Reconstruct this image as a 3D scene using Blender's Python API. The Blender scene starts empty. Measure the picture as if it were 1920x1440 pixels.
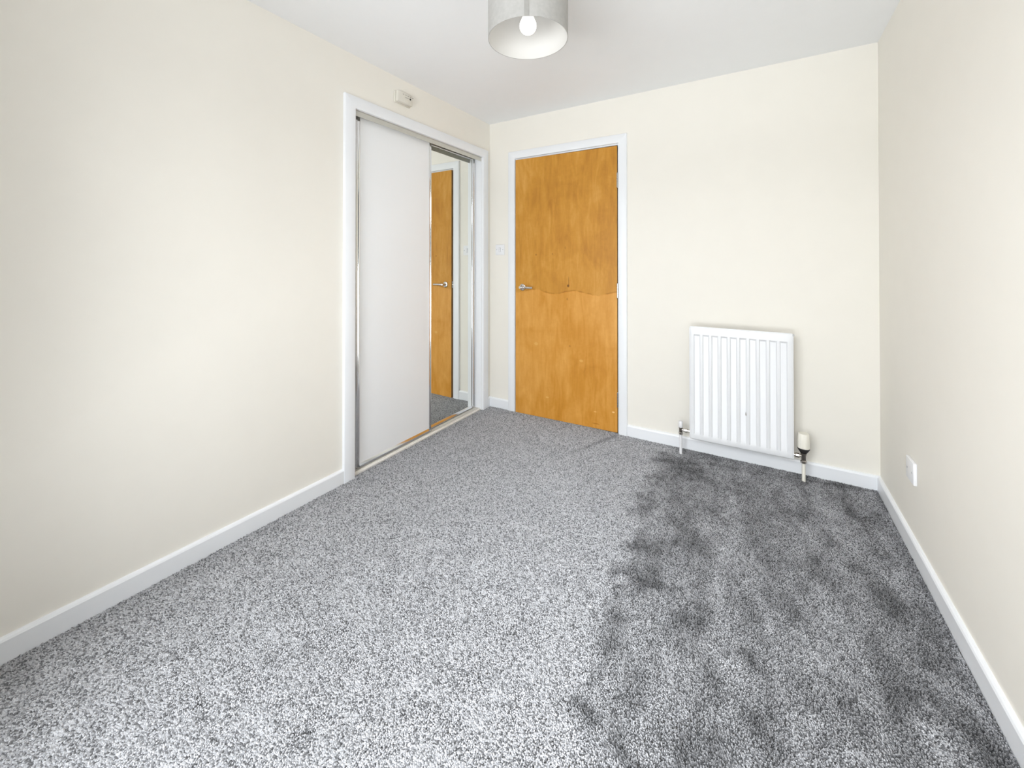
import bpy, bmesh, math, random
import numpy as np
from mathutils import Matrix, Vector
random.seed(7)
rng = np.random.default_rng(11)
S = bpy.context.scene
COL = S.collection

# ------------------------------------------------------------------ room sizes
W, H, L = 2.489, 2.3716, 3.06          # width (x), height (z), depth: back wall y=0, window wall y=-L
# ------------------------------------------------------------------ camera
cam = bpy.data.cameras.new('camera')
co = bpy.data.objects.new('camera', cam)
COL.objects.link(co)
r_ = Vector((0.85517, 0.51835, -0.00011)); u_ = Vector((0.00356, -0.00566, 0.99998)); f_ = Vector((-0.51834, 0.85515, 0.00669))
co.matrix_world = Matrix(((r_.x, u_.x, -f_.x, 1.94836), (r_.y, u_.y, -f_.y, -2.85113), (r_.z, u_.z, -f_.z, 1.20001), (0, 0, 0, 1)))
cam.sensor_fit = 'HORIZONTAL'; cam.sensor_width = 36.0
cam.lens = 765.7186 / 1920 * 36
cam.shift_y = -231.80 / 1920
cam.clip_start = 0.02
S.camera = co
# ------------------------------------------------------------------ world, light, exposure
wd = bpy.data.worlds.new('world'); S.world = wd; wd.use_nodes = True      # pale overcast sky outside
bg = wd.node_tree.nodes['Background']; bg.inputs[0].default_value = (0.86, 0.93, 1.0, 1); bg.inputs[1].default_value = 0.15
def area(name, loc, tilt, sx, sy, watts, col):
    la = bpy.data.lights.new(name, 'AREA'); la.shape = 'RECTANGLE'; la.size = sx; la.size_y = sy; la.energy = watts; la.color = col
    lo = bpy.data.objects.new(name, la); COL.objects.link(lo); lo.location = loc; lo.rotation_euler = (math.radians(90 + tilt), 0, 0)
    return la
# bright overcast sky above the roofs opposite, and light bounced up from the ground, both through the window
area('sky_daylight', (0.6, -L - 4.0, 3.4), -24, 7.2, 2.2, 670, (0.94, 0.98, 1.02))
area('upper_sky_daylight', (1.2, -L - 3.4, 6.3), -45, 6.5, 4.0, 1050, (0.93, 0.98, 1.03))
area('ground_bounce_daylight', (0.6, -L - 4.0, -0.5), 10, 11.0, 3.0, 960, (0.95, 0.985, 1.015))
S.view_settings.view_transform = 'Standard'; S.view_settings.look = 'None'
S.view_settings.exposure = 0.06; S.view_settings.gamma = 1.0
S.view_settings.use_curve_mapping = False

# ------------------------------------------------------------------ material helpers
def srgb(r, g, b):
    f = lambda c: (c / 12.92 if c <= 0.04045 else ((c + 0.055) / 1.055) ** 2.4)
    return (f(r / 255), f(g / 255), f(b / 255), 1)
def mat(name, col, rough=0.5, metal=0.0, noise=0.0, scale=40.0, bump=0.0, spec=0.5, coat=0.0):
    m = bpy.data.materials.new(name); m.use_nodes = True
    nt = m.node_tree; p = nt.nodes['Principled BSDF']
    p.inputs['Base Color'].default_value = col; p.inputs['Roughness'].default_value = rough
    p.inputs['Metallic'].default_value = metal; p.inputs['Specular IOR Level'].default_value = spec
    p.inputs['Coat Weight'].default_value = coat
    tc = nt.nodes.new('ShaderNodeTexCoord'); n = nt.nodes.new('ShaderNodeTexNoise')
    n.inputs['Scale'].default_value = scale; n.inputs['Detail'].default_value = 4
    nt.links.new(tc.outputs['Object'], n.inputs['Vector'])
    if noise:
        mx = nt.nodes.new('ShaderNodeMix'); mx.data_type = 'RGBA'; mx.blend_type = 'MULTIPLY'
        mx.inputs[0].default_value = 1; mx.inputs[6].default_value = col
        mr = nt.nodes.new('ShaderNodeMapRange'); mr.inputs[1].default_value = 0.3; mr.inputs[2].default_value = 0.7
        mr.inputs[3].default_value = 1 - noise; mr.inputs[4].default_value = 1 + noise
        nt.links.new(n.outputs['Fac'], mr.inputs[0]); nt.links.new(mr.outputs[0], mx.inputs[7])
        nt.links.new(mx.outputs[2], p.inputs['Base Color'])
    if bump:
        b = nt.nodes.new('ShaderNodeBump'); b.inputs['Strength'].default_value = bump; b.inputs['Distance'].default_value = 0.002
        nt.links.new(n.outputs['Fac'], b.inputs['Height']); nt.links.new(b.outputs[0], p.inputs['Normal'])
    return m

M = {}
M['wall'] = mat('cream_wall_paint', srgb(243, 239, 230), 0.75, noise=0.006, scale=9, bump=0.03, spec=0.25)
M['ceil'] = mat('white_ceiling_paint', srgb(247, 248, 249), 0.85, noise=0.004, scale=12, spec=0.2)
M['trim'] = mat('white_gloss_trim', srgb(243, 245, 248), 0.35, noise=0.004, scale=15)
M['laminate'] = mat('white_laminate', srgb(247, 249, 251), 0.4, noise=0.003, scale=8)
M['fascia'] = mat('satin_track_fascia', srgb(205, 204, 196), 0.35, metal=0.35, noise=0.02, scale=30)
M['chrome'] = mat('polished_aluminium', srgb(225, 225, 225), 0.12, metal=1.0, noise=0.01)
M['steel'] = mat('brushed_steel', srgb(215, 212, 210), 0.22, metal=1.0, noise=0.02, scale=120)
M['valve'] = mat('chrome_valve', srgb(182, 176, 169), 0.28, metal=1.0, noise=0.03, scale=90)
M['mirror'] = mat('mirror_glass', srgb(238, 240, 236), 0.0, metal=1.0)
M['sill'] = mat('worn_cream_sill', srgb(240, 237, 231), 0.45, noise=0.05, scale=35)
M['dark'] = mat('dark_gap', srgb(70, 66, 62), 0.8, noise=0.05)  # also paints shade into the wardrobe recess and the track groove
M['rad'] = mat('white_radiator_enamel', srgb(236, 237, 239), 0.3, noise=0.003)
M['radin'] = mat('radiator_fin_enamel', srgb(232, 228, 218), 0.5, noise=0.02)
M['plastic'] = mat('white_plastic', srgb(240, 240, 242), 0.35, noise=0.003)
M['cream'] = mat('cream_plastic', srgb(246, 242, 230), 0.4, noise=0.01)
M['alarm'] = mat('off_white_alarm_plastic', srgb(226, 222, 211), 0.5, noise=0.01)
M['grey'] = mat('grey_detail', srgb(150, 147, 140), 0.6, noise=0.05)
M['black'] = mat('black_rubber', srgb(38, 36, 36), 0.55, noise=0.1)
M['screw'] = mat('screw_head', srgb(190, 190, 192), 0.4, metal=0.5, noise=0.02)
M['shade'] = mat('silver_velvet', srgb(180, 178, 174), 0.9, noise=0.05, scale=70, bump=0.3, spec=0.2)
M['seam'] = mat('silver_velvet_seam', srgb(160, 158, 153), 0.9, noise=0.04, scale=90)
M['lining'] = mat('white_shade_lining', srgb(222, 220, 216), 0.7, noise=0.004)
M['edge'] = mat('dark_door_edge', srgb(142, 106, 66), 0.7, noise=0.1, scale=60)

def emis(name, col, s):
    m = bpy.data.materials.new(name); m.use_nodes = True; p = m.node_tree.nodes['Principled BSDF']
    p.inputs['Base Color'].default_value = col; p.inputs['Emission Color'].default_value = col; p.inputs['Emission Strength'].default_value = s
    return m
M['bulb'] = emis('glowing_bulb', (1, 0.96, 0.90, 1), 1.6)

def glass():
    m = bpy.data.materials.new('window_glass'); m.use_nodes = True; nt = m.node_tree
    out = nt.nodes['Material Output']; nt.nodes.remove(nt.nodes['Principled BSDF'])
    t = nt.nodes.new('ShaderNodeBsdfTransparent'); g = nt.nodes.new('ShaderNodeBsdfGlossy'); g.inputs['Roughness'].default_value = 0.02
    x = nt.nodes.new('ShaderNodeMixShader'); x.inputs[0].default_value = 0.06
    nt.links.new(t.outputs[0], x.inputs[1]); nt.links.new(g.outputs[0], x.inputs[2]); nt.links.new(x.outputs[0], out.inputs[0])
    return m
M['glass'] = glass()

def wood():
    m = bpy.data.materials.new('honey_wood_veneer'); m.use_nodes = True; nt = m.node_tree; N = nt.nodes; K = nt.links
    p = N['Principled BSDF']; p.inputs['Roughness'].default_value = 0.42; p.inputs['Specular IOR Level'].default_value = 0.35
    tc = N.new('ShaderNodeTexCoord'); sp = N.new('ShaderNodeSeparateXYZ'); K.new(tc.outputs['Object'], sp.inputs[0])
    def math_(op, a, b=None, c=None):
        n = N.new('ShaderNodeMath'); n.operation = op
        for i, v in enumerate((a, b, c)):
            if v is None: continue
            if isinstance(v, (int, float)): n.inputs[i].default_value = v
            else: K.new(v, n.inputs[i])
        return n.outputs[0]
    def sstep(v, a, b):
        n = N.new('ShaderNodeMapRange'); n.interpolation_type = 'SMOOTHSTEP'; K.new(v, n.inputs[0])
        n.inputs[1].default_value = a; n.inputs[2].default_value = b; return n.outputs[0]
    def noise(scale, vec, detail=4, dist=0.0):
        mp = N.new('ShaderNodeMapping'); mp.inputs['Scale'].default_value = vec; K.new(tc.outputs['Object'], mp.inputs[0])
        n = N.new('ShaderNodeTexNoise'); n.inputs['Scale'].default_value = scale; n.inputs['Detail'].default_value = detail
        n.inputs['Distortion'].default_value = dist; K.new(mp.outputs[0], n.inputs['Vector']); return n.outputs['Fac']
    X, Z = sp.outputs[0], sp.outputs[2]
    # leaf-matched veneer sheets: straight butt joints every 165 mm
    sheet = math_('FLOOR', math_('DIVIDE', math_('ADD', X, 0.02), 0.165))
    wn = N.new('ShaderNodeTexWhiteNoise'); wn.noise_dimensions = '1D'; K.new(sheet, wn.inputs['W'])
    # wavy veneer joint at handle height
    ph = math_('MULTIPLY', math_('ADD', X, 0.155), 2 * math.pi / 0.335)
    wz = math_('ADD', math_('MULTIPLY', math_('COSINE', ph), -0.014), -0.053)
    wob = math_('MULTIPLY', math_('SUBTRACT', noise(12, (1, 1, 0.2)), 0.5), 0.02)
    dz = math_('SUBTRACT', math_('SUBTRACT', Z, wz), wob)
    low = sstep(dz, 0.012, -0.004)
    line = math_('MULTIPLY', sstep(math_('ABSOLUTE', math_('SUBTRACT', dz, 0.004)), 0.009, 0.0), sstep(noise(14, (1, 1, 1)), 0.40, 0.6))
    g1 = noise(8, (3.2, 1, 0.50), 5, 0.9); g2 = noise(60, (2.4, 1, 0.30), 3); g3 = noise(3.2, (1.6, 1, 0.9), 3, 1.2); g4 = noise(45, (1, 1, 1.2), 2)
    v = math_('ADD', math_('MULTIPLY', g1, 0.44), math_('MULTIPLY', g2, 0.09))
    v = math_('ADD', v, math_('MULTIPLY', g3, 0.56)); v = math_('ADD', v, math_('MULTIPLY', g4, 0.10))
    v = math_('ADD', v, math_('MULTIPLY', math_('SUBTRACT', wn.outputs['Value'], 0.5), 0.13))
    v = math_('ADD', math_('SUBTRACT', v, math_('MULTIPLY', line, 0.26)), math_('MULTIPLY', low, 0.13))
    cr = N.new('ShaderNodeValToRGB'); e = cr.color_ramp.elements
    e[0].position = 0.30; e[0].color = srgb(172, 112, 34); e[1].position = 0.86; e[1].color = srgb(224, 168, 86)
    e2 = cr.color_ramp.elements.new(0.58); e2.color = srgb(203, 143, 53)
    K.new(v, cr.inputs[0])
    mo = N.new('ShaderNodeMix'); mo.data_type = 'RGBA'; mo.blend_type = 'MULTIPLY'; K.new(low, mo.inputs[0]); K.new(cr.outputs[0], mo.inputs[6])
    mo.inputs[7].default_value = (1.04, 0.985, 0.93, 1)
    cur = mo.outputs[2]
    # knots, dents and chips: (x, z, rx, rz, colour, strength) in the leaf's own metres
    marks = [(-0.372, 0.000, .010, .011, (96, 58, 22), .8), (-0.368, 0.028, .0035, .045, (120, 74, 28), .55), (-0.380, -0.10, .006, .010, (150, 92, 34), .5),
             (-0.640, 0.235, .008, .007, (140, 86, 32), .6), (-0.50, 0.24, .006, .006, (140, 86, 32), .5), (-0.395, 0.285, .006, .012, (150, 95, 36), .4),
             (-0.032, -0.885, .010, .006, (246, 205, 140), .9), (-0.165, -0.905, .012, .004, (240, 196, 122), .7), (-0.545, -0.862, .014, .006, (236, 190, 112), .6),
             (-0.27, -0.55, .016, .010, (234, 186, 108), .5), (-0.64, -0.46, .018, .012, (234, 186, 108), .5), (-0.36, -0.45, .008, .008, (160, 104, 40), .5),
             (-0.16, -0.99, .03, .004, (176, 108, 28), .7)]
    for (mx, mz, rx, rz, c, st) in marks:
        d = math_('ADD', math_('POWER', math_('DIVIDE', math_('SUBTRACT', X, mx), rx), 2.0), math_('POWER', math_('DIVIDE', math_('SUBTRACT', Z, mz), rz), 2.0))
        f = math_('MULTIPLY', sstep(d, 1.3, 0.4), st)
        q = N.new('ShaderNodeMix'); q.data_type = 'RGBA'; K.new(f, q.inputs[0]); K.new(cur, q.inputs[6]); q.inputs[7].default_value = srgb(*c); cur = q.outputs[2]
    K.new(cur, p.inputs['Base Color'])
    b = N.new('ShaderNodeBump'); b.inputs['Strength'].default_value = 0.06; b.inputs['Distance'].default_value = 0.001; K.new(g2, b.inputs['Height']); K.new(b.outputs[0], p.inputs['Normal'])
    return m
M['wood'] = wood()

# ------------------------------------------------------------------ mesh helpers
def box(bm, x0, x1, y0, y1, z0, z1, bev=0.0, seg=2):
    r = bmesh.ops.create_cube(bm, size=1.0)
    bmesh.ops.scale(bm, vec=(abs(x1 - x0), abs(y1 - y0), abs(z1 - z0)), verts=r['verts'])
    bmesh.ops.translate(bm, vec=((x0 + x1) / 2, (y0 + y1) / 2, (z0 + z1) / 2), verts=r['verts'])
    if bev:
        es = list({e for v in r['verts'] for e in v.link_edges})
        bmesh.ops.bevel(bm, geom=es, offset=bev, segments=seg, affect='EDGES', profile=0.5)
def lathe(bm, prof, axis='Z', origin=(0, 0, 0), n=32):
    """prof: list of (radius, height); revolved about the axis through origin"""
    rings = []
    for (r, h) in prof:
        ring = []
        for k in range(n):
            a = 2 * math.pi * k / n
            c, s = r * math.cos(a), r * math.sin(a)
            p = {'Z': (c, s, h), 'X': (h, c, s), 'Y': (s, h, c)}[axis]
            ring.append(bm.verts.new(Vector(origin) + Vector(p)))
        rings.append(ring)
    for i in range(len(rings) - 1):
        for k in range(n):
            bm.faces.new((rings[i][k], rings[i][(k + 1) % n], rings[i + 1][(k + 1) % n], rings[i + 1][k]))
    if prof[0][0] > 1e-6: bm.faces.new(list(reversed(rings[0])))
    if prof[-1][0] > 1e-6: bm.faces.new(rings[-1])
def prism(bm, pts, axis, a, b):
    """extrude a 2-D outline along an axis: axis 'Y' takes (x,z), 'X' takes (y,z), 'Z' takes (x,y)"""
    f = {'Y': lambda p, t: (p[0], t, p[1]), 'X': lambda p, t: (t, p[0], p[1]), 'Z': lambda p, t: (p[0], p[1], t)}[axis]
    A = [bm.verts.new(f(p, a)) for p in pts]; B = [bm.verts.new(f(p, b)) for p in pts]
    bm.faces.new(A); bm.faces.new(list(reversed(B)))
    for i in range(len(pts)):
        j = (i + 1) % len(pts); bm.faces.new((A[i], A[j], B[j], B[i]))
def obj(name, bm, m, parent=None, smooth=False, origin=None):
    bmesh.ops.remove_doubles(bm, verts=bm.verts[:], dist=1e-6)
    bmesh.ops.recalc_face_normals(bm, faces=bm.faces[:])
    lo_ = Vector([min(v.co[i] for v in bm.verts) for i in range(3)]); hi_ = Vector([max(v.co[i] for v in bm.verts) for i in range(3)])
    c = Vector(origin) if origin is not None else (lo_ + hi_) / 2
    bmesh.ops.translate(bm, vec=-c, verts=bm.verts[:])
    me = bpy.data.meshes.new(name); bm.to_mesh(me); bm.free()
    if isinstance(m, str): m = [m]
    for k in m: me.materials.append(M[k])
    if smooth:
        for p in me.polygons: p.use_smooth = True
        me.set_sharp_from_angle(angle=math.radians(35))
    o = bpy.data.objects.new(name, me); COL.objects.link(o)
    if parent is not None:
        o.parent = parent; o.location = c - WLOC[parent.name]
    else: o.location = c
    WLOC[o.name] = c
    return o
WLOC = {}
def empty(name, loc):
    o = bpy.data.objects.new(name, None); o.empty_display_size = 0.05; COL.objects.link(o); o.location = loc; WLOC[o.name] = Vector(loc); return o
def tag(o, label=None, cat=None, group=None, kind=None):
    if label: o['label'] = label
    if cat: o['category'] = cat
    if group: o['group'] = group
    if kind: o['kind'] = kind
    return o
def BX(name, m, parent, *a, bev=0.0, smooth=False):
    bm = bmesh.new(); box(bm, *a, bev=bev); return obj(name, bm, m, parent, smooth)
def LA(name, m, parent, prof, axis='Z', origin=(0, 0, 0), n=32):
    bm = bmesh.new(); lathe(bm, prof, axis, origin, n); return obj(name, bm, m, parent, True)

# ================================================================== structure
OPY0, OPY1, OPZ = -1.352, -0.115, 2.068     # wardrobe opening in the left wall
DX0, DX1, DZ = 0.236, 1.122, 2.062          # rough door opening in the back wall
T = 0.12
bm = bmesh.new(); box(bm, -T, W + T, -L - T, T, -0.10, 0.0); o = obj('floor', bm, 'dark'); tag(o, 'floor under the speckled grey carpet', None, kind='structure'); FLOOR = o
bm = bmesh.new(); box(bm, -T, W + T, -L - T, T, H, H + 0.1); tag(obj('ceiling', bm, 'ceil'), 'flat white ceiling above the pendant lamp', kind='structure')
bm = bmesh.new()
box(bm, -T, DX0, 0, T, 0, H); box(bm, DX1, W + T, 0, T, 0, H); box(bm, DX0, DX1, 0, T, DZ, H)
tag(obj('wall_back', bm, 'wall'), 'cream wall with the wooden door and the radiator', kind='structure')
bm = bmesh.new()
box(bm, -T, 0, -L - T, OPY0, 0, H); box(bm, -T, 0, OPY1, 0, 0, H); box(bm, -T, 0, OPY0, OPY1, OPZ, H)
tag(obj('wall_left', bm, 'wall'), 'long cream wall with the sliding wardrobe', kind='structure')
bm = bmesh.new(); box(bm, W, W + T, -L - T, 0, 0, H); tag(obj('wall_right', bm, 'wall'), 'plain cream wall with the small white wall plate', kind='structure')
WX0, WX1, WZ0, WZ1 = 0.50, 2.28, 0.16, 2.12  # window behind the camera
bm = bmesh.new()
box(bm, 0, WX0, -L - T, -L, 0, H); box(bm, WX1, W, -L - T, -L, 0, H); box(bm, WX0, WX1, -L - T, -L, 0, WZ0); box(bm, WX0, WX1, -L - T, -L, WZ1, H)
tag(obj('wall_front', bm, 'wall'), 'cream window wall behind the viewpoint', kind='structure')
wn = tag(empty('window_1', ((WX0 + WX1) / 2, -L - 0.06, WZ0)), 'white two-pane window that lets the daylight in', kind='structure')
xm = (WX0 + WX1) / 2
for nm, a in (('frame_bar', (WX0, WX1, -L - .09, -L - .03, WZ0, WZ0 + .05)), ('frame_bar', (WX0, WX1, -L - .09, -L - .03, WZ1 - .05, WZ1)),
              ('frame_bar', (WX0, WX0 + .05, -L - .09, -L - .03, WZ0 + .05, WZ1 - .05)), ('frame_bar', (WX1 - .05, WX1, -L - .09, -L - .03, WZ0 + .05, WZ1 - .05)),
              ('mullion', (xm - .03, xm + .03, -L - .09, -L - .03, WZ0 + .05, WZ1 - .05))):
    BX(nm, 'trim', wn, *a, bev=.004)
BX('pane', 'glass', wn, WX0 + .05, xm - .03, -L - .066, -L - .060, WZ0 + .05, WZ1 - .05)
BX('pane', 'glass', wn, xm + .03, WX1 - .05, -L - .066, -L - .060, WZ0 + .05, WZ1 - .05)
BX('window_sill', 'trim', wn, WX0 - .04, WX1 + .04, -L - .03, -L + .10, WZ0 - .03, WZ0, bev=.005)

# baseboards: 15 mm board with an eased top edge
BH, BT = 0.079, 0.015
prof = [(0, 0), (BT, 0), (BT, BH - .010), (BT - .003, BH - .004), (BT - .007, BH), (0, BH)]
def base(name, axis, side, a, b, label):
    bm = bmesh.new()
    if axis == 'Y': prism(bm, [((x if side > 0 else W - x), z) for x, z in prof], 'Y', a, b)
    else: prism(bm, [(-x, z) for x, z in prof], 'X', a, b)
    return tag(obj(name, bm, 'trim'), label, kind='structure')
base('baseboard_left', 'Y', 1, -L, -1.4215, 'long white baseboard left of the wardrobe')
base('baseboard_left', 'Y', 1, -0.0435, -BT, 'tiny white baseboard end between wardrobe and corner')
base('baseboard_right', 'Y', -1, -L, -BT, 'white baseboard along the right wall')
base('baseboard_back', 'X', 1, 0, 0.1925, 'short white baseboard between wardrobe corner and door')
base('baseboard_back', 'X', 1, 1.1615, W, 'white baseboard under the radiator')

# architrave round the door and its lining
ar = tag(empty('trim_1', (0.66, 0, 0)), 'white frame round the wooden door', kind='structure')
AT = 0.018
def mitred(par, side, in0, in1, zi, w0, w1, wh, depth0=0.0):
    """three boards round an opening; side 'B' = on the back wall, 'L' = on the left wall"""
    def P(u, t, z): return (u, -t, z) if side == 'B' else (t, u, z)
    def sec(w): return [(0, 0), (0, AT - .004), (.0012, AT - .0012), (.004, AT), (w - .005, AT), (w - .0015, AT - .0015), (w, AT - .005), (w, 0)]
    for kind, w in (('l', w0), ('r', w1), ('h', wh)):
        bm = bmesh.new(); A = []; B = []
        for (q, t) in sec(w):
            k = q / w
            if kind == 'l': A.append(P(in0 - q, t, 0)); B.append(P(in0 - q, t, zi + k * wh))
            elif kind == 'r': A.append(P(in1 + q, t, 0)); B.append(P(in1 + q, t, zi + k * wh))
            else: A.append(P(in0 - k * w0, t, zi + q)); B.append(P(in1 + k * w1, t, zi + q))
        A = [bm.verts.new(p) for p in A]; B = [bm.verts.new(p) for p in B]
        bm.faces.new(A); bm.faces.new(list(reversed(B)))
        for i in range(len(A)):
            j = (i + 1) % len(A); bm.faces.new((A[i], A[j], B[j], B[i]))
        obj('architrave_board', bm, 'trim', par, True)
mitred(ar, 'B', 0.257, 1.1015, 2.045, .064, .0595, .061)
BX('door_lining', 'trim', ar, DX0, 0.2645, 0.0005, T, 0, 2.036)
BX('door_lining', 'trim', ar, 1.0945, DX1, 0.0005, T, 0, 2.036)
BX('door_lining', 'trim', ar, DX0, DX1, 0.0005, T, 2.036, DZ)
BX('door_stop', 'trim', ar, 0.2645, 0.280, 0.052, 0.09, 0, 2.036)
BX('door_stop', 'trim', ar, 1.079, 1.0945, 0.052, 0.09, 0, 2.036)
BX('door_stop', 'trim', ar, 0.280, 1.079, 0.052, 0.09, 2.020, 2.036)
BX('strike_plate', 'steel', ar, 0.2640, 0.2650, 0.010, 0.034, 0.95, 1.07)

# architrave round the wardrobe opening
aw = tag(empty('trim_2', (0, -0.73, 0)), 'white frame round the sliding wardrobe', kind='structure')
mitred(aw, 'L', -1.3515, -0.1155, 2.068, .0695, .0715, .068)

# ================================================================== wooden door (ajar by 1.6 degrees)
PIV = Vector((1.0925, -0.004, 0.0))
dr = tag(empty('door_1', PIV), 'honey-coloured wooden flush door, slightly ajar, beside the radiator', kind='structure')
LX0, LX1, LZ1 = PIV.x - 0.8235, PIV.x - 0.0030, 2.030
y0 = PIV.y + 0.0015
bm = bmesh.new(); box(bm, LX0, LX1, y0, y0 + 0.044, 0.006, LZ1, bev=.0008, seg=1)
leaf = obj('door_leaf', bm, ['wood', 'edge'], dr, origin=(PIV.x, y0, 1.03))
for p in leaf.data.polygons:
    if abs(p.normal.x) > 0.9 or abs(p.normal.z) > 0.9: p.material_index = 1
hx, hz = LX0 + 0.066, 1.008
hd = empty('door_handle', (hx, y0, hz)); hd.parent = dr; hd.location = Vector((hx, y0, hz)) - PIV; hd['label'] = 'brushed steel lever handle'
LA('rose', 'steel', hd, [(0.0, -.0095), (.0225, -.0095), (.0258, -.0075), (.0262, 0.0)], 'Y', (hx, y0, hz))
bm = bmesh.new()
lathe(bm, [(0, -.052), (.0085, -.052), (.0098, -.049), (.0098, -.009), (.0098, 0)], 'Y', (hx, y0, hz), 24)
lathe(bm, [(0, -.010), (.0085, -.0095), (.0096, -.006), (.0096, .10), (.0088, .108), (0, .109)], 'X', (hx, y0 - .043, hz), 24)
obj('lever', bm, 'steel', hd, True)
BX('latch_plate', 'steel', dr, LX0 - .0006, LX0 + .001, y0 + .009, y0 + .035, hz - .03, hz + .03)
BX('latch_bolt', 'steel', dr, LX0 - .009, LX0, y0 + .013, y0 + .030, hz - .009, hz + .009, bev=.002)
for k, z in enumerate((1.785, 1.006, 0.238)):
    bm = bmesh.new()
    for j in range(5):
        a = z - .050 + j * .020
        lathe(bm, [(.0048, a + .0006), (.0055, a + .0014), (.0055, a + .0186), (.0048, a + .0194)], 'Z', (PIV.x + .0005, PIV.y - .0035, 0), 14)
    lathe(bm, [(.0, z - .054), (.004, z - .0525), (.0045, z - .050), (.003, z + .05), (.0045, z + .0505), (.004, z + .053), (0, z + .0545)], 'Z', (PIV.x + .0005, PIV.y - .0035, 0), 12)
    box(bm, LX1 - .0002, LX1 + .0012, y0 + .001, y0 + .034, z - .05, z + .05)
    o = obj('hinge', bm, 'steel', dr, True)
    o['label'] = ['upper hinge with paint-spotted steel knuckles', 'middle steel hinge', 'lower steel hinge'][k]
    BX('hinge_recess', 'edge', dr, LX1 - .004, LX1 - .0001, y0 - .0004, y0 + .003, z - .056, z + .05)
dr.rotation_euler = (0, 0, math.asin(0.0235 / 0.8235))

# ================================================================== sliding wardrobe
wr = tag(empty('sliding_wardrobe', (-0.05, -0.73, 0)), 'built-in wardrobe with one white and one mirrored sliding door', 'wardrobe')
IY0, IY1 = OPY0 + .0005, OPY1 - .0005
# carcass panels inside the recess, painted dark as shade for the door gaps
bm = bmesh.new()
box(bm, -.64, -.622, IY0, IY1, 0.012, OPZ - .002); box(bm, -.622, -.121, IY0, IY0 + .012, .012, OPZ - .002); box(bm, -.622, -.121, IY1 - .012, IY1, .012, OPZ - .002)
box(bm, -.64, -.121, IY0, IY1, OPZ - .002, OPZ + .010); box(bm, -.64, -.121, IY0, IY1, 0, .012)
tag(obj('wall_alcove', bm, 'dark'), 'plain recess behind the sliding wardrobe doors', kind='structure')
BX('jamb_lining', 'trim', wr, -.12, -.001, IY0, IY0 + .004, 0.0, OPZ - .002)
BX('jamb_lining', 'trim', wr, -.12, -.001, IY1 - .004, IY1, 0.0, OPZ - .002)
# top track with its deep front fascia
bm = bmesh.new()
prism(bm, [(-.004, 2.0345), (-.0015, 2.0345), (-.0015, 2.0655), (-.10, 2.0655), (-.10, 2.040), (-.097, 2.040), (-.097, 2.062), (-.0535, 2.062), (-.0535, 2.056), (-.0525, 2.056), (-.0525, 2.062), (-.004, 2.062)], 'Y', IY0 + .0045, IY1 - .0045)
o = obj('top_track', bm, 'fascia', wr); o['label'] = 'satin metal track with plain fascia'
# floor sill and double bottom track
bm = bmesh.new(); box(bm, -.12, -.006, IY0 + .0045, IY1 - .0045, 0.0, .0085)
o = obj('sill_board', bm, 'sill', wr); o['label'] = 'worn cream sill'
bt = bmesh.new(); box(bt, -.094, -.019, IY0 + .005, IY1 - .005, .0086, .0096)  # thin dark sheet, paints the shade between the track rails
o = obj('track_groove', bt, 'dark', wr); o['label'] = 'groove of the floor track, painted dark as shade'
bm = bmesh.new()
for x in (-.0195, -.0365, -.0515, -.0690, -.0865): box(bm, x - .0022, x + .0022, IY0 + .005, IY1 - .005, .0085, .0165)
o = obj('bottom_track', bm, 'sill', wr); o['label'] = 'cream floor track rails'
# front white door
YA, YB = -1.318, -0.682
sd = empty('sliding_door', (-.04, (YA + YB) / 2, .02)); sd.parent = wr; sd.location = Vector((-.04, (YA + YB) / 2, .02)) - WLOC[wr.name]; sd['label'] = 'white panel door with aluminium stiles, at the front'
BX('panel', 'laminate', sd, -.046, -.034, YA + .008, YB - .008, .040, 2.058)
def stile(name, par, xf, ya, yb, z0, z1, flip):
    # rounded finger-pull profile in (x, y)
    w = yb - ya
    pts = [(xf - .020, 0), (xf - .004, 0), (xf, w * .12), (xf + .001, w * .35), (xf - .003, w * .48), (xf - .003, w * .60), (xf + .0005, w * .72), (xf, w * .95), (xf - .004, w), (xf - .020, w)]
    pts = [(x, (ya + y if not flip else yb - y)) for x, y in pts]
    bm = bmesh.new(); prism(bm, pts, 'Z', z0, z1); return obj(name, bm, 'chrome', par, True)
stile('stile', sd, -.030, YA, YA + .033, .020, 2.059, False)
stile('stile', sd, -.030, YB - .022, YB, .020, 2.059, True)
bm = bmesh.new(); prism(bm, [(-.050, .020), (-.030, .020), (-.0275, .022), (-.0275, .024), (-.0355, .047), (-.0375, .049), (-.050, .049)], 'Y', YA + .033, YB - .022)
obj('bottom_rail', bm, 'chrome', sd, True)
# rear mirrored door
YC, YD = -0.742, -0.1205
sm = empty('mirrored_door', (-.07, (YC + YD) / 2, .02)); sm.parent = wr; sm.location = Vector((-.07, (YC + YD) / 2, .02)) - WLOC[wr.name]; sm['label'] = 'mirror door behind, next to the corner'
BX('mirror', 'mirror', sm, -.074, -.0625, YC + .02, YD - .020, .030, 2.058)
stile('stile', sm, -.060, YC, YC + .022, .018, 2.059, False)
stile('stile', sm, -.0585, YD - .050, YD, .018, 2.059, True)
bm = bmesh.new(); prism(bm, [(-.080, .018), (-.058, .018), (-.0555, .020), (-.0555, .022), (-.0620, .042), (-.064, .044), (-.080, .044)], 'Y', YC + .022, YD - .050)
obj('bottom_rail', bm, 'chrome', sm, True)
bm = bmesh.new(); prism(bm, [(-.080, 2.044), (-.063, 2.044), (-.060, 2.047), (-.060, 2.058), (-.080, 2.058)], 'Y', YC + .022, YD - .050)
obj('top_rail', bm, 'chrome', sm, True)

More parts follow.
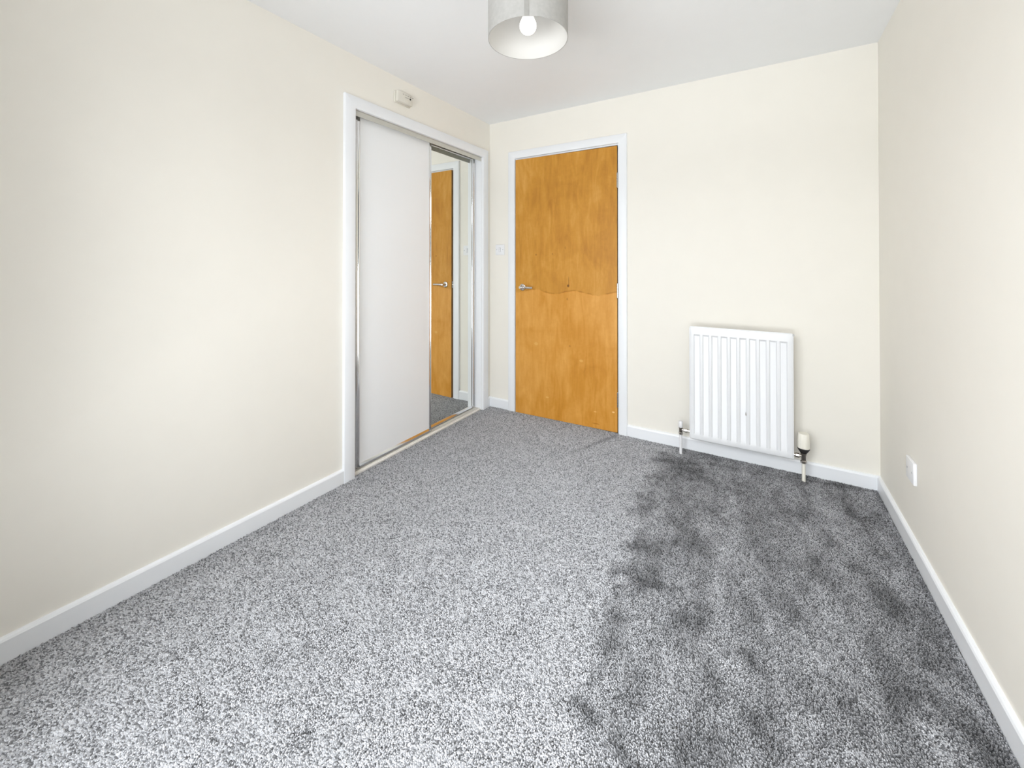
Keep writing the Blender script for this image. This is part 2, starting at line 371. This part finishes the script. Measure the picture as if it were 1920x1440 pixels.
# ================================================================== radiator
rd = tag(empty('radiator', (1.84, -.06, .11)), 'white fluted panel radiator on the back wall right of the door', 'radiator')
RX0, RX1, RZ0, RZ1, RY = 1.5765, 2.1045, 0.1165, 0.8065, -0.118
def rad_panel():
    bm = bmesh.new()
    n = 10; pitch = (RX1 - RX0 - .036) / n
    # front skin: recessed vertical channels between raised ribs
    xs = [RX0 + .006]; dx = [0]
    for k in range(n):
        c = RX0 + .018 + (k + .5) * pitch
        for off, d in ((-.0195, 0), (-.0145, 1), (.0125, 1), (.0175, 0)):
            xs.append(c + off); dx.append(d)
    xs.append(RX1 - .006); dx.append(0)
    zs = [RZ0 + .006, RZ0 + .036, RZ0 + .052, RZ1 - .054, RZ1 - .044, RZ1 - .006]; dz = [0, 0, 1, 1, 0, 0]
    g = [[bm.verts.new((x, RY + .0078 * a * b, z)) for x, a in zip(xs, dx)] for z, b in zip(zs, dz)]
    for i in range(len(zs) - 1):
        for j in range(len(xs) - 1):
            bm.faces.new((g[i][j], g[i][j + 1], g[i + 1][j + 1], g[i + 1][j]))
    # rounded rim and back
    per = [g[0][j] for j in range(len(xs))] + [g[i][-1] for i in range(1, len(zs))] + [g[-1][j] for j in range(len(xs) - 2, -1, -1)] + [g[i][0] for i in range(len(zs) - 2, 0, -1)]
    cx, cz = (RX0 + RX1) / 2, (RZ0 + RZ1) / 2
    prev = per
    for (gr, y) in ((.0035, RY + .0015), (.006, RY + .005), (.006, RY + .012), (.003, RY + .015)):
        cur = []
        for v in per:
            x = v.co.x + (gr if v.co.x > RX1 - .0065 else -gr if v.co.x < RX0 + .0065 else 0)
            z = v.co.z + (gr if v.co.z > RZ1 - .0065 else -gr if v.co.z < RZ0 + .0065 else 0)
            cur.append(bm.verts.new((x, y, z)))
        for i in range(len(per)):
            j = (i + 1) % len(per); bm.faces.new((prev[i], prev[j], cur[j], cur[i]))
        prev = cur
    bm.faces.new(prev)
    return bm
obj('front_panel', rad_panel(), 'rad', rd, True)
bm = bmesh.new()  # seam lips along top and right edge
box(bm, RX0 + .004, RX1 - .004, RY + .004, RY + .009, RZ1 - .001, RZ1 + .0035, bev=.001)
box(bm, RX1 - .001, RX1 + .0025, RY + .004, RY + .009, RZ0 + .004, RZ1 - .004, bev=.001)
box(bm, RX0 - .0025, RX0 + .001, RY + .004, RY + .009, RZ0 + .004, RZ1 - .004, bev=.001)
obj('seam_lip', bm, 'rad', rd)
bm = bmesh.new()  # convector fins welded to the rear
nf = 16; x = RX0 + .03; st = (RX1 - RX0 - .06) / nf
prev = None
for k in range(nf + 1):
    yy = RY + .0155 if k % 2 == 0 else RY + .045
    v = (bm.verts.new((x + k * st, yy, RZ0 + .06)), bm.verts.new((x + k * st, yy, RZ1 - .06)))
    if prev: bm.faces.new((prev[0], v[0], v[1], prev[1]))
    prev = v
o = obj('convector_fins', bm, 'radin', rd); md = o.modifiers.new('solid', 'SOLIDIFY'); md.thickness = .0008
for x in (RX0 + .08, RX1 - .11):
    bm = bmesh.new()
    box(bm, x, x + .03, -.005, -.001, RZ0 + .08, RZ1 - .10); box(bm, x, x + .03, RY + .046, -.004, RZ1 - .14, RZ1 - .135); box(bm, x, x + .03, RY + .046, -.004, RZ0 + .12, RZ0 + .125)
    obj('wall_bracket', bm, 'radin', rd)
LA('bleed_plug', 'screw', rd, [(0, .007), (.004, .007), (.0045, .002), (.008, .002), (.008, -.002)], 'X', (RX1, RY + .010, RZ1 - .006), 16)
bm = bmesh.new(); prism(bm, [(1.8760, .338), (1.8790, .330), (1.8805, .318), (1.8770, .312), (1.8745, .322)], 'Y', RY - .0004, RY + .002)
o = obj('paint_chip', bm, 'grey', rd); o['label'] = 'small grey paint chip'
PY = -.097
# left lockshield valve
vx = 1.5205
lv = empty('lockshield_valve', (vx, PY, .15)); lv.parent = rd; lv.location = Vector((vx, PY, .15)) - WLOC[rd.name]; lv['label'] = 'chrome valve with small white cap, left end'
LA('pipe', 'plastic', lv, [(.0085, -.004), (.0085, .125)], 'Z', (vx, PY, 0), 20)
LA('valve_nut', 'valve', lv, [(.0090, .122), (.0128, .124), (.0132, .135), (.0105, .138)], 'Z', (vx, PY, 0), 6)
LA('valve_body', 'valve', lv, [(.0095, .137), (.0105, .140), (.0110, .160), (.0120, .164), (.0120, .168), (.009, .170)], 'Z', (vx, PY, 0), 20)
bm = bmesh.new(); lathe(bm, [(.0070, .004), (.0075, .022), (.0125, .0235), (.0125, .039), (.008, .041), (.008, .060)], 'X', (vx, PY, .153), 8)
obj('union_tail', bm, 'valve', lv, True)
LA('valve_cap', 'plastic', lv, [(.0125, .168), (.0135, .170), (.0130, .186), (.0125, .203), (.010, .2065), (0, .207)], 'Z', (vx, PY, 0), 20)
# right thermostatic valve
vx = 2.1515
tv = empty('thermostatic_valve', (vx, PY, .15)); tv.parent = rd; tv.location = Vector((vx, PY, .15)) - WLOC[rd.name]; tv['label'] = 'valve with cream thermostatic head and black collar, right end'
LA('pipe', 'cream', tv, [(.0085, -.004), (.0085, .108)], 'Z', (vx, PY, 0), 20)
LA('valve_nut', 'valve', tv, [(.0090, .100), (.0150, .103), (.0155, .114), (.0110, .118)], 'Z', (vx, PY, 0), 6)
LA('valve_body', 'valve', tv, [(.0100, .117), (.0115, .120), (.0120, .145), (.0150, .150), (.0150, .156), (.011, .158)], 'Z', (vx, PY, 0), 20)
bm = bmesh.new(); lathe(bm, [(.0070, -.004), (.0080, -.018), (.0130, -.0195), (.0130, -.036), (.0085, -.038), (.0085, -.048)], 'X', (vx, PY, .139), 8)
obj('union_tail', bm, 'valve', tv, True)
LA('collar', 'black', tv, [(.0125, .156), (.0165, .160), (.0275, .178), (.0290, .186), (.028, .187)], 'Z', (vx, PY, 0), 32)
bm = bmesh.new()   # ribbed cream head
rings = []
for (r, z) in ((.0285, .186), (.0298, .189), (.0282, .232), (.0268, .258), (.0240, .265), (.0, .267)):
    ring = []
    for k in range(64):
        a = 2 * math.pi * k / 64; rr = r * (1.0 if (k // 2) % 4 else .955) if .187 < z < .26 else r
        ring.append(bm.verts.new((vx + rr * math.cos(a), PY + rr * math.sin(a), z)))
    rings.append(ring)
for i in range(len(rings) - 1):
    for k in range(64): bm.faces.new((rings[i][k], rings[i][(k + 1) % 64], rings[i + 1][(k + 1) % 64], rings[i + 1][k]))
bm.faces.new(list(reversed(rings[0])))
obj('thermostat_head', bm, 'cream', tv, True)

# ================================================================== light switch, wall plate, alarm
sw = tag(empty('light_switch', (.107, 0, 1.311)), 'white square light switch between the wardrobe and the wooden door', 'switch')
bm = bmesh.new(); box(bm, .064, .150, -.009, -.0002, 1.268, 1.354, bev=.0025); obj('face_plate', bm, 'plastic', sw, True)
bm = bmesh.new(); prism(bm, [(-.009, 1.297), (-.0115, 1.298), (-.0105, 1.311), (-.0135, 1.324), (-.009, 1.325)], 'X', .1015, .1125); obj('rocker', bm, 'plastic', sw)
bm = bmesh.new()
for q in ((.0985, .1005, 1.294, 1.328), (.1135, .1155, 1.294, 1.328), (.0985, .1155, 1.2935, 1.2955), (.0985, .1155, 1.3265, 1.3285)): box(bm, q[0], q[1], -.0098, -.0088, q[2], q[3])
obj('rocker_surround', bm, 'screw', sw)
for x in (.077, .137):
    LA('screw', 'screw', sw, [(0, -.0102), (.0038, -.0098), (.0042, -.0085)], 'Y', (x, 0, 1.311), 14)
pl = tag(empty('wall_plate', (W, -.545, .345)), 'small white square wall plate low on the right wall', 'wall plate')
bm = bmesh.new(); box(bm, W - .0126, W - .0002, -.594, -.497, .299, .388, bev=.003); obj('face_plate', bm, 'plastic', pl, True)
for y in (-.575, -.516):
    LA('screw', 'screw', pl, [(0, -.0138), (.0038, -.0134), (.0042, -.012)], 'X', (W, y, .344), 14)
al = tag(empty('alarm_box', (0, -1.0, 2.21)), 'small off-white alarm box high on the wall above the wardrobe', 'alarm')
bm = bmesh.new(); box(bm, .0003, .012, -1.062, -.928, 2.206, 2.280, bev=.004); obj('back_plate', bm, 'alarm', al, True)
bm = bmesh.new(); box(bm, .0115, .036, -1.058, -.932, 2.209, 2.277, bev=.007); obj('cover', bm, 'alarm', al, True)
for k in range(5):
    y = -1.018 + k * .020
    BX('vent_slot', 'grey', al, .0355, .0363, y, y + .011, 2.262, 2.2655)
BX('vent_slot', 'grey', al, .0355, .0363, -1.000, -.965, 2.247, 2.2495)
LA('test_button', 'alarm', al, [(.0095, .035), (.0095, .0375), (.0085, .038), (0, .038)], 'X', (0, -.985, 2.229), 20)
LA('sensor_eye', 'black', al, [(.0062, .0355), (.0062, .0368), (0, .0372)], 'X', (0, -.955, 2.249), 16)

# ================================================================== pendant lamp
LXc, LYc, SZ0, SZ1, SR = 1.196, -1.492, 2.052, 2.262, 0.1515
lp = tag(empty('pendant_lamp', (LXc, LYc, H)), 'silver-grey drum shade pendant with a lit bulb hanging from the ceiling', 'lamp')
def ring_shell(bm, r0, r1, z0, z1, n=96):
    A = []
    for (r, z) in ((r0, z0), (r1, z0), (r1, z1), (r0, z1)):
        A.append([bm.verts.new((LXc + r * math.cos(2 * math.pi * k / n), LYc + r * math.sin(2 * math.pi * k / n), z)) for k in range(n)])
    for i in range(4):
        for k in range(n): bm.faces.new((A[i][k], A[i][(k + 1) % n], A[(i + 1) % 4][(k + 1) % n], A[(i + 1) % 4][k]))
bm = bmesh.new(); ring_shell(bm, SR - .0015, SR, SZ0, SZ1); sh = obj('lamp_shade', bm, 'shade', lp, True)
bm = bmesh.new(); ring_shell(bm, SR - .0032, SR - .0016, SZ0 + .0005, SZ1 - .0005); o = obj('shade_lining', bm, 'lining', sh, True); o['label'] = 'smooth white inner lining'
bm = bmesh.new()   # vertical seam strip facing the viewpoint
a0 = math.atan2(-2.85 - LYc, 1.948 - LXc) - .03
n = 4; A = []
for k in range(n + 1):
    a = a0 - .058 + .116 * k / n
    A.append([bm.verts.new((LXc + r * math.cos(a), LYc + r * math.sin(a), z)) for r, z in ((SR - .0003, SZ0 + .001), (SR + .0010, SZ0 + .001), (SR + .0010, SZ1), (SR - .0003, SZ1))])
for k in range(n):
    for i in range(4): bm.faces.new((A[k][i], A[k][(i + 1) % 4], A[k + 1][(i + 1) % 4], A[k + 1][i]))
bm.faces.new(A[0]); bm.faces.new(list(reversed(A[-1])))
o = obj('seam_strip', bm, 'seam', sh); o['label'] = 'darker vertical seam'
LA('ceiling_rose', 'plastic', lp, [(.0, H - .030), (.018, H - .030), (.040, H - .022), (.046, H - .006), (.046, H - .0002)], 'Z', (LXc, LYc, 0), 32)
LA('cord', 'plastic', lp, [(.0035, SZ1 - .008), (.0035, H - .028)], 'Z', (LXc, LYc, 0), 12)
LA('lamp_holder', 'plastic', lp, [(.0, SZ1 - .004), (.010, SZ1 - .006), (.016, SZ1 - .020), (.018, SZ1 - .050), (.020, SZ1 - .075), (.020, SZ1 - .085)], 'Z', (LXc, LYc, 0), 24)
bm = bmesh.new()
for k in range(3):
    a = k * 2 * math.pi / 3 + .4; d = Vector((math.cos(a), math.sin(a), 0)); nrm = Vector((-d.y, d.x, 0)) * .002
    P = [Vector((LXc, LYc, SZ1 - .022)) + d * .018, Vector((LXc, LYc, SZ1 - .006)) + d * (SR - .0034)]
    vs = []
    for q in P:
        for s, z in ((1, -.002), (-1, -.002), (-1, .002), (1, .002)): vs.append(bm.verts.new(q + nrm * s + Vector((0, 0, z))))
    for i in range(4): bm.faces.new((vs[i], vs[(i + 1) % 4], vs[4 + (i + 1) % 4], vs[4 + i]))
    bm.faces.new(vs[:4]); bm.faces.new(list(reversed(vs[4:])))
obj('shade_spider', bm, 'plastic', lp)
BZ = SZ0 + .053   # centre of the bulb's globe
LA('bulb', 'bulb', lp, [(0, BZ - .0325)] + [(.0325 * math.sin(t), BZ - .0325 * math.cos(t)) for t in [math.pi * k / 16 for k in range(1, 12)]] + [(.022, BZ + .032), (.016, BZ + .048), (.013, SZ1 - .086)], 'Z', (LXc, LYc, 0), 32)

# ================================================================== carpet: real cut-pile tufts, two shades of heather grey
EDGE = [(-0.032, 1.441), (-0.153, 1.414), (-0.518, 1.424), (-0.865, 1.412), (-1.047, 1.479), (-1.261, 1.483), (-1.425, 1.502), (-1.517, 1.495), (-1.812, 1.528), (-1.912, 1.609), (-3.1, 1.75)]
BL = [(1.498, -1.292, 1.667, -1.26, 0.033, 1.0), (1.518, -1.101, 1.638, -0.973, 0.033, 0.6), (1.472, -1.481, 1.524, -1.474, 0.026, 0.7), (1.735, -1.369, 1.806, -1.303, 0.033, 0.6), (1.907, -1.411, 1.947, -1.441, 0.024, 1.0), (1.844, -1.4, 1.86, -1.42, 0.019, 0.6), (1.827, -1.531, 1.93, -1.614, 0.033, 0.6), (2.042, -1.489, 2.07, -1.487, 0.024, 0.8), (1.523, -1.796, 1.568, -1.819, 0.024, 1.0), (1.648, -1.837, 1.692, -1.862, 0.023, 1.0), (1.759, -1.751, 1.778, -1.758, 0.027, 0.6), (2.325, -0.862, 2.345, -0.965, 0.035, 1.0), (2.282, -0.771, 2.341, -0.852, 0.033, 0.7), (2.351, -0.399, 2.349, -0.463, 0.049, 0.7), (2.132, -0.814, 2.148, -0.898, 0.034, 0.7), (2.028, -0.638, 2.032, -0.953, 0.026, 0.4), (2.377, -1.329, 2.432, -1.33, 0.034, 1.0), (2.428, -1.395, 2.45, -1.403, 0.032, 1.0), (2.34, -1.148, 2.366, -1.161, 0.03, 0.7), (2.279, -1.322, 2.366, -1.3, 0.036, 0.6), (1.612, -0.311, 1.751, -0.413, 0.066, 0.8), (1.391, -0.268, 1.626, -0.199, 0.039, 0.8), (1.622, -0.165, 2.474, -0.032, 0.019, 0.6), (1.748, -0.651, 1.775, -0.705, 0.041, 0.6), (2.059, -1.15, 2.082, -1.214, 0.01, 0.7), (2.138, -1.125, 2.153, -1.223, 0.02, 0.6), (1.586, -0.796, 1.682, -0.847, 0.035, 0.4), (1.925, -0.122, 2.174, -0.128, 0.048, 0.5), (2.288, -0.251, 2.337, -0.319, 0.048, 0.5)]
TRACK = [(0.891, -0.552, 1.089, -0.056, .016, 1.0)]
SPOTS = [(0.43, -1.839, .018), (0.638, -2.012, .016), (0.443, -2.031, .014), (0.677, -2.177, .018), (0.958, -2.23, .02), (0.504, -2.002, .014), (1.477, -1.803, .022), (1.106, -1.74, .014), (1.291, -1.857, .018), (1.059, -1.942, .018), (1.366, -1.409, .02), (1.413, -1.451, .02)]
def vnoise(x, y, s, seed):
    g = np.random.default_rng(seed).random((256, 256)); u = x / s; v = y / s
    i = np.floor(u).astype(int); j = np.floor(v).astype(int); fu = u - i; fv = v - j
    fu = fu * fu * (3 - 2 * fu); fv = fv * fv * (3 - 2 * fv); G = lambda a, b: g[a % 256, b % 256]
    return (G(i, j) * (1 - fu) + G(i + 1, j) * fu) * (1 - fv) + (G(i, j + 1) * (1 - fu) + G(i + 1, j + 1) * fu) * fv
def seg(x, y, x0, y0, x1, y1):
    dx, dy = x1 - x0, y1 - y0; t = np.clip(((x - x0) * dx + (y - y0) * dy) / (dx * dx + dy * dy + 1e-9), 0, 1)
    return np.hypot(x - x0 - t * dx, y - y0 - t * dy)
PITCH = 0.0038
def carpet():
    gx = np.arange(0.004, W - .004, PITCH); gy = np.arange(-L + .004, -.002, PITCH)
    X, Y = np.meshgrid(gx, gy); X = X.ravel(); Y = Y.ravel()
    ex = np.arange(-.006, -.0005, PITCH / 1.5)
    X = X + rng.uniform(-.42, .42, X.size) * PITCH; Y = Y + rng.uniform(-.42, .42, Y.size) * PITCH
    ok = ~((X < .0165) & ((Y < -1.3525) | (Y > -.115))) & ~((X > W - .0165)) & ~((Y > -.0165) & ((X < .256) | (X > 1.1015))) & ~((X < .0165) & (Y > -.115))
    ok &= ~((X < .021) & (Y > -1.424) & (Y < -1.350)) & ~((X < .021) & (Y > -.118)) & ~((Y > -.021) & (X > .19) & (X < .26)) & ~((Y > -.021) & (X > 1.098) & (X < 1.164)) & ~(Y > -.003)
    for px in (1.5205, 2.1515): ok &= np.hypot(X - px, Y + .097) > .011
    X = X[ok]; Y = Y[ok]; n = X.size
    # which way the nap was last brushed: 0 = smooth/light, 1 = brushed back/dark
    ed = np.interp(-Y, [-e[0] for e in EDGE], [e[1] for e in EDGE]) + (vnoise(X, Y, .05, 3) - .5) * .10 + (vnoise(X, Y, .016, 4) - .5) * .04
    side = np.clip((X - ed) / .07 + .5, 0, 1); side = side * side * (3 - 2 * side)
    dk = np.zeros(n)
    jit = 1 + (vnoise(X, Y, .03, 5) - .5) * 1.1
    for (x0, y0, x1, y1, r, s) in BL: dk = np.maximum(dk, s * np.exp(-(seg(X, Y, x0, y0, x1, y1) / (r * 1.15 * jit)) ** 2))
    tk = np.zeros(n)
    for (x0, y0, x1, y1, r, s) in TRACK: tk = np.maximum(tk, s * np.exp(-(seg(X, Y, x0, y0, x1, y1) / r) ** 2) * np.clip((Y + .60) / .35, 0, 1))
    for (x0, y0, r) in SPOTS: tk = np.maximum(tk, .55 * np.exp(-(np.hypot(X - x0, Y - y0) / (r * jit)) ** 2))
    streak = vnoise(X, Y * .35, .055, 6) * .6 + vnoise(X, Y * .6, .024, 8) * .4
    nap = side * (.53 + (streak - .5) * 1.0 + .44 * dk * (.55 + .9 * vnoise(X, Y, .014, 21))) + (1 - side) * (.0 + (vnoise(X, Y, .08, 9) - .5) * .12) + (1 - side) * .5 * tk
    near = np.clip(1 - np.minimum(np.minimum(X, W - X), -Y) / .12, 0, 1)  # tufts get darker and more upright close to the walls
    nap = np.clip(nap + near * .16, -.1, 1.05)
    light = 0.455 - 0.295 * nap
    # heathered yarn: light and charcoal plies twisted together
    ply = rng.random(n)
    clump = vnoise(X, Y, .009, 12)
    f = np.where(ply < .20, .42, np.where(ply < .42, .78, np.where(ply < .80, 1.15, 1.36))) * (.93 + .14 * clump) * rng.uniform(.88, 1.12, n)
    shade = np.clip(light * f, .03, .86)
    # lean: smooth nap lies towards the window, brushed nap stands up
    ang = math.radians(-100) + (vnoise(X, Y, .06, 14) - .5) * 1.6 + rng.normal(0, .5, n)
    tilt = np.radians(np.clip(44 - 26 * nap, 8, 60) + rng.normal(0, 9, n))
    rot = np.stack([-np.sin(ang) * 0 + 0 * tilt, tilt, ang], 1)   # euler XYZ: tilt about Y, then heading about Z
    me = bpy.data.meshes.new('carpet_pile')
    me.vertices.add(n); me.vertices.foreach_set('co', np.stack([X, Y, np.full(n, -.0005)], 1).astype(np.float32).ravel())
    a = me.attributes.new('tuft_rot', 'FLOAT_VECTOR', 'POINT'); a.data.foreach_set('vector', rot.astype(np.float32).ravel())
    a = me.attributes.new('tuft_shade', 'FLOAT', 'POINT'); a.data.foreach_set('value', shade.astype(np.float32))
    a = me.attributes.new('tuft_scale', 'FLOAT', 'POINT'); a.data.foreach_set('value', rng.uniform(.85, 1.2, n).astype(np.float32))
    me.update()
    o = bpy.data.objects.new('carpet_pile', me); COL.objects.link(o)
    m = bpy.data.materials.new('carpet_yarn'); m.use_nodes = True; nt = m.node_tree; p = nt.nodes['Principled BSDF']
    p.inputs['Roughness'].default_value = .9; p.inputs['Specular IOR Level'].default_value = .15
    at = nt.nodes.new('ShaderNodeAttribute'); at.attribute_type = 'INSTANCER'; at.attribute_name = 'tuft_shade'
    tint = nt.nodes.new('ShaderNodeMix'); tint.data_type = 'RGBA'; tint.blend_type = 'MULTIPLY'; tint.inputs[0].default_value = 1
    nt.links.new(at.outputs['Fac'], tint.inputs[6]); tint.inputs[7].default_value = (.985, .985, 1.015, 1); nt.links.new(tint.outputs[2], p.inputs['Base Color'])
    me.materials.append(m)
    ng = bpy.data.node_groups.new('carpet_tufts', 'GeometryNodeTree')
    ng.interface.new_socket('Geometry', in_out='INPUT', socket_type='NodeSocketGeometry'); ng.interface.new_socket('Geometry', in_out='OUTPUT', socket_type='NodeSocketGeometry')
    N = ng.nodes; K = ng.links
    gi = N.new('NodeGroupInput'); go = N.new('NodeGroupOutput')
    cn = N.new('GeometryNodeMeshCone'); cn.inputs['Vertices'].default_value = 5; cn.inputs['Radius Top'].default_value = .0015; cn.inputs['Radius Bottom'].default_value = .0026; cn.inputs['Depth'].default_value = .0068
    sm_ = N.new('GeometryNodeSetMaterial'); sm_.inputs['Material'].default_value = m; K.new(cn.outputs['Mesh'], sm_.inputs['Geometry'])
    ip = N.new('GeometryNodeInstanceOnPoints'); K.new(gi.outputs[0], ip.inputs['Points']); K.new(sm_.outputs[0], ip.inputs['Instance'])
    def na(nm, t):
        q = N.new('GeometryNodeInputNamedAttribute'); q.data_type = t; q.inputs['Name'].default_value = nm; return q.outputs['Attribute']
    er = N.new('FunctionNodeEulerToRotation'); K.new(na('tuft_rot', 'FLOAT_VECTOR'), er.inputs[0]); K.new(er.outputs[0], ip.inputs['Rotation'])
    K.new(na('tuft_scale', 'FLOAT'), ip.inputs['Scale'])
    K.new(ip.outputs[0], go.inputs[0])
    md = o.modifiers.new('tufts', 'NODES'); md.node_group = ng
    tag(o, 'speckled grey cut-pile carpet covering the whole floor', 'carpet', kind='stuff')
carpet()
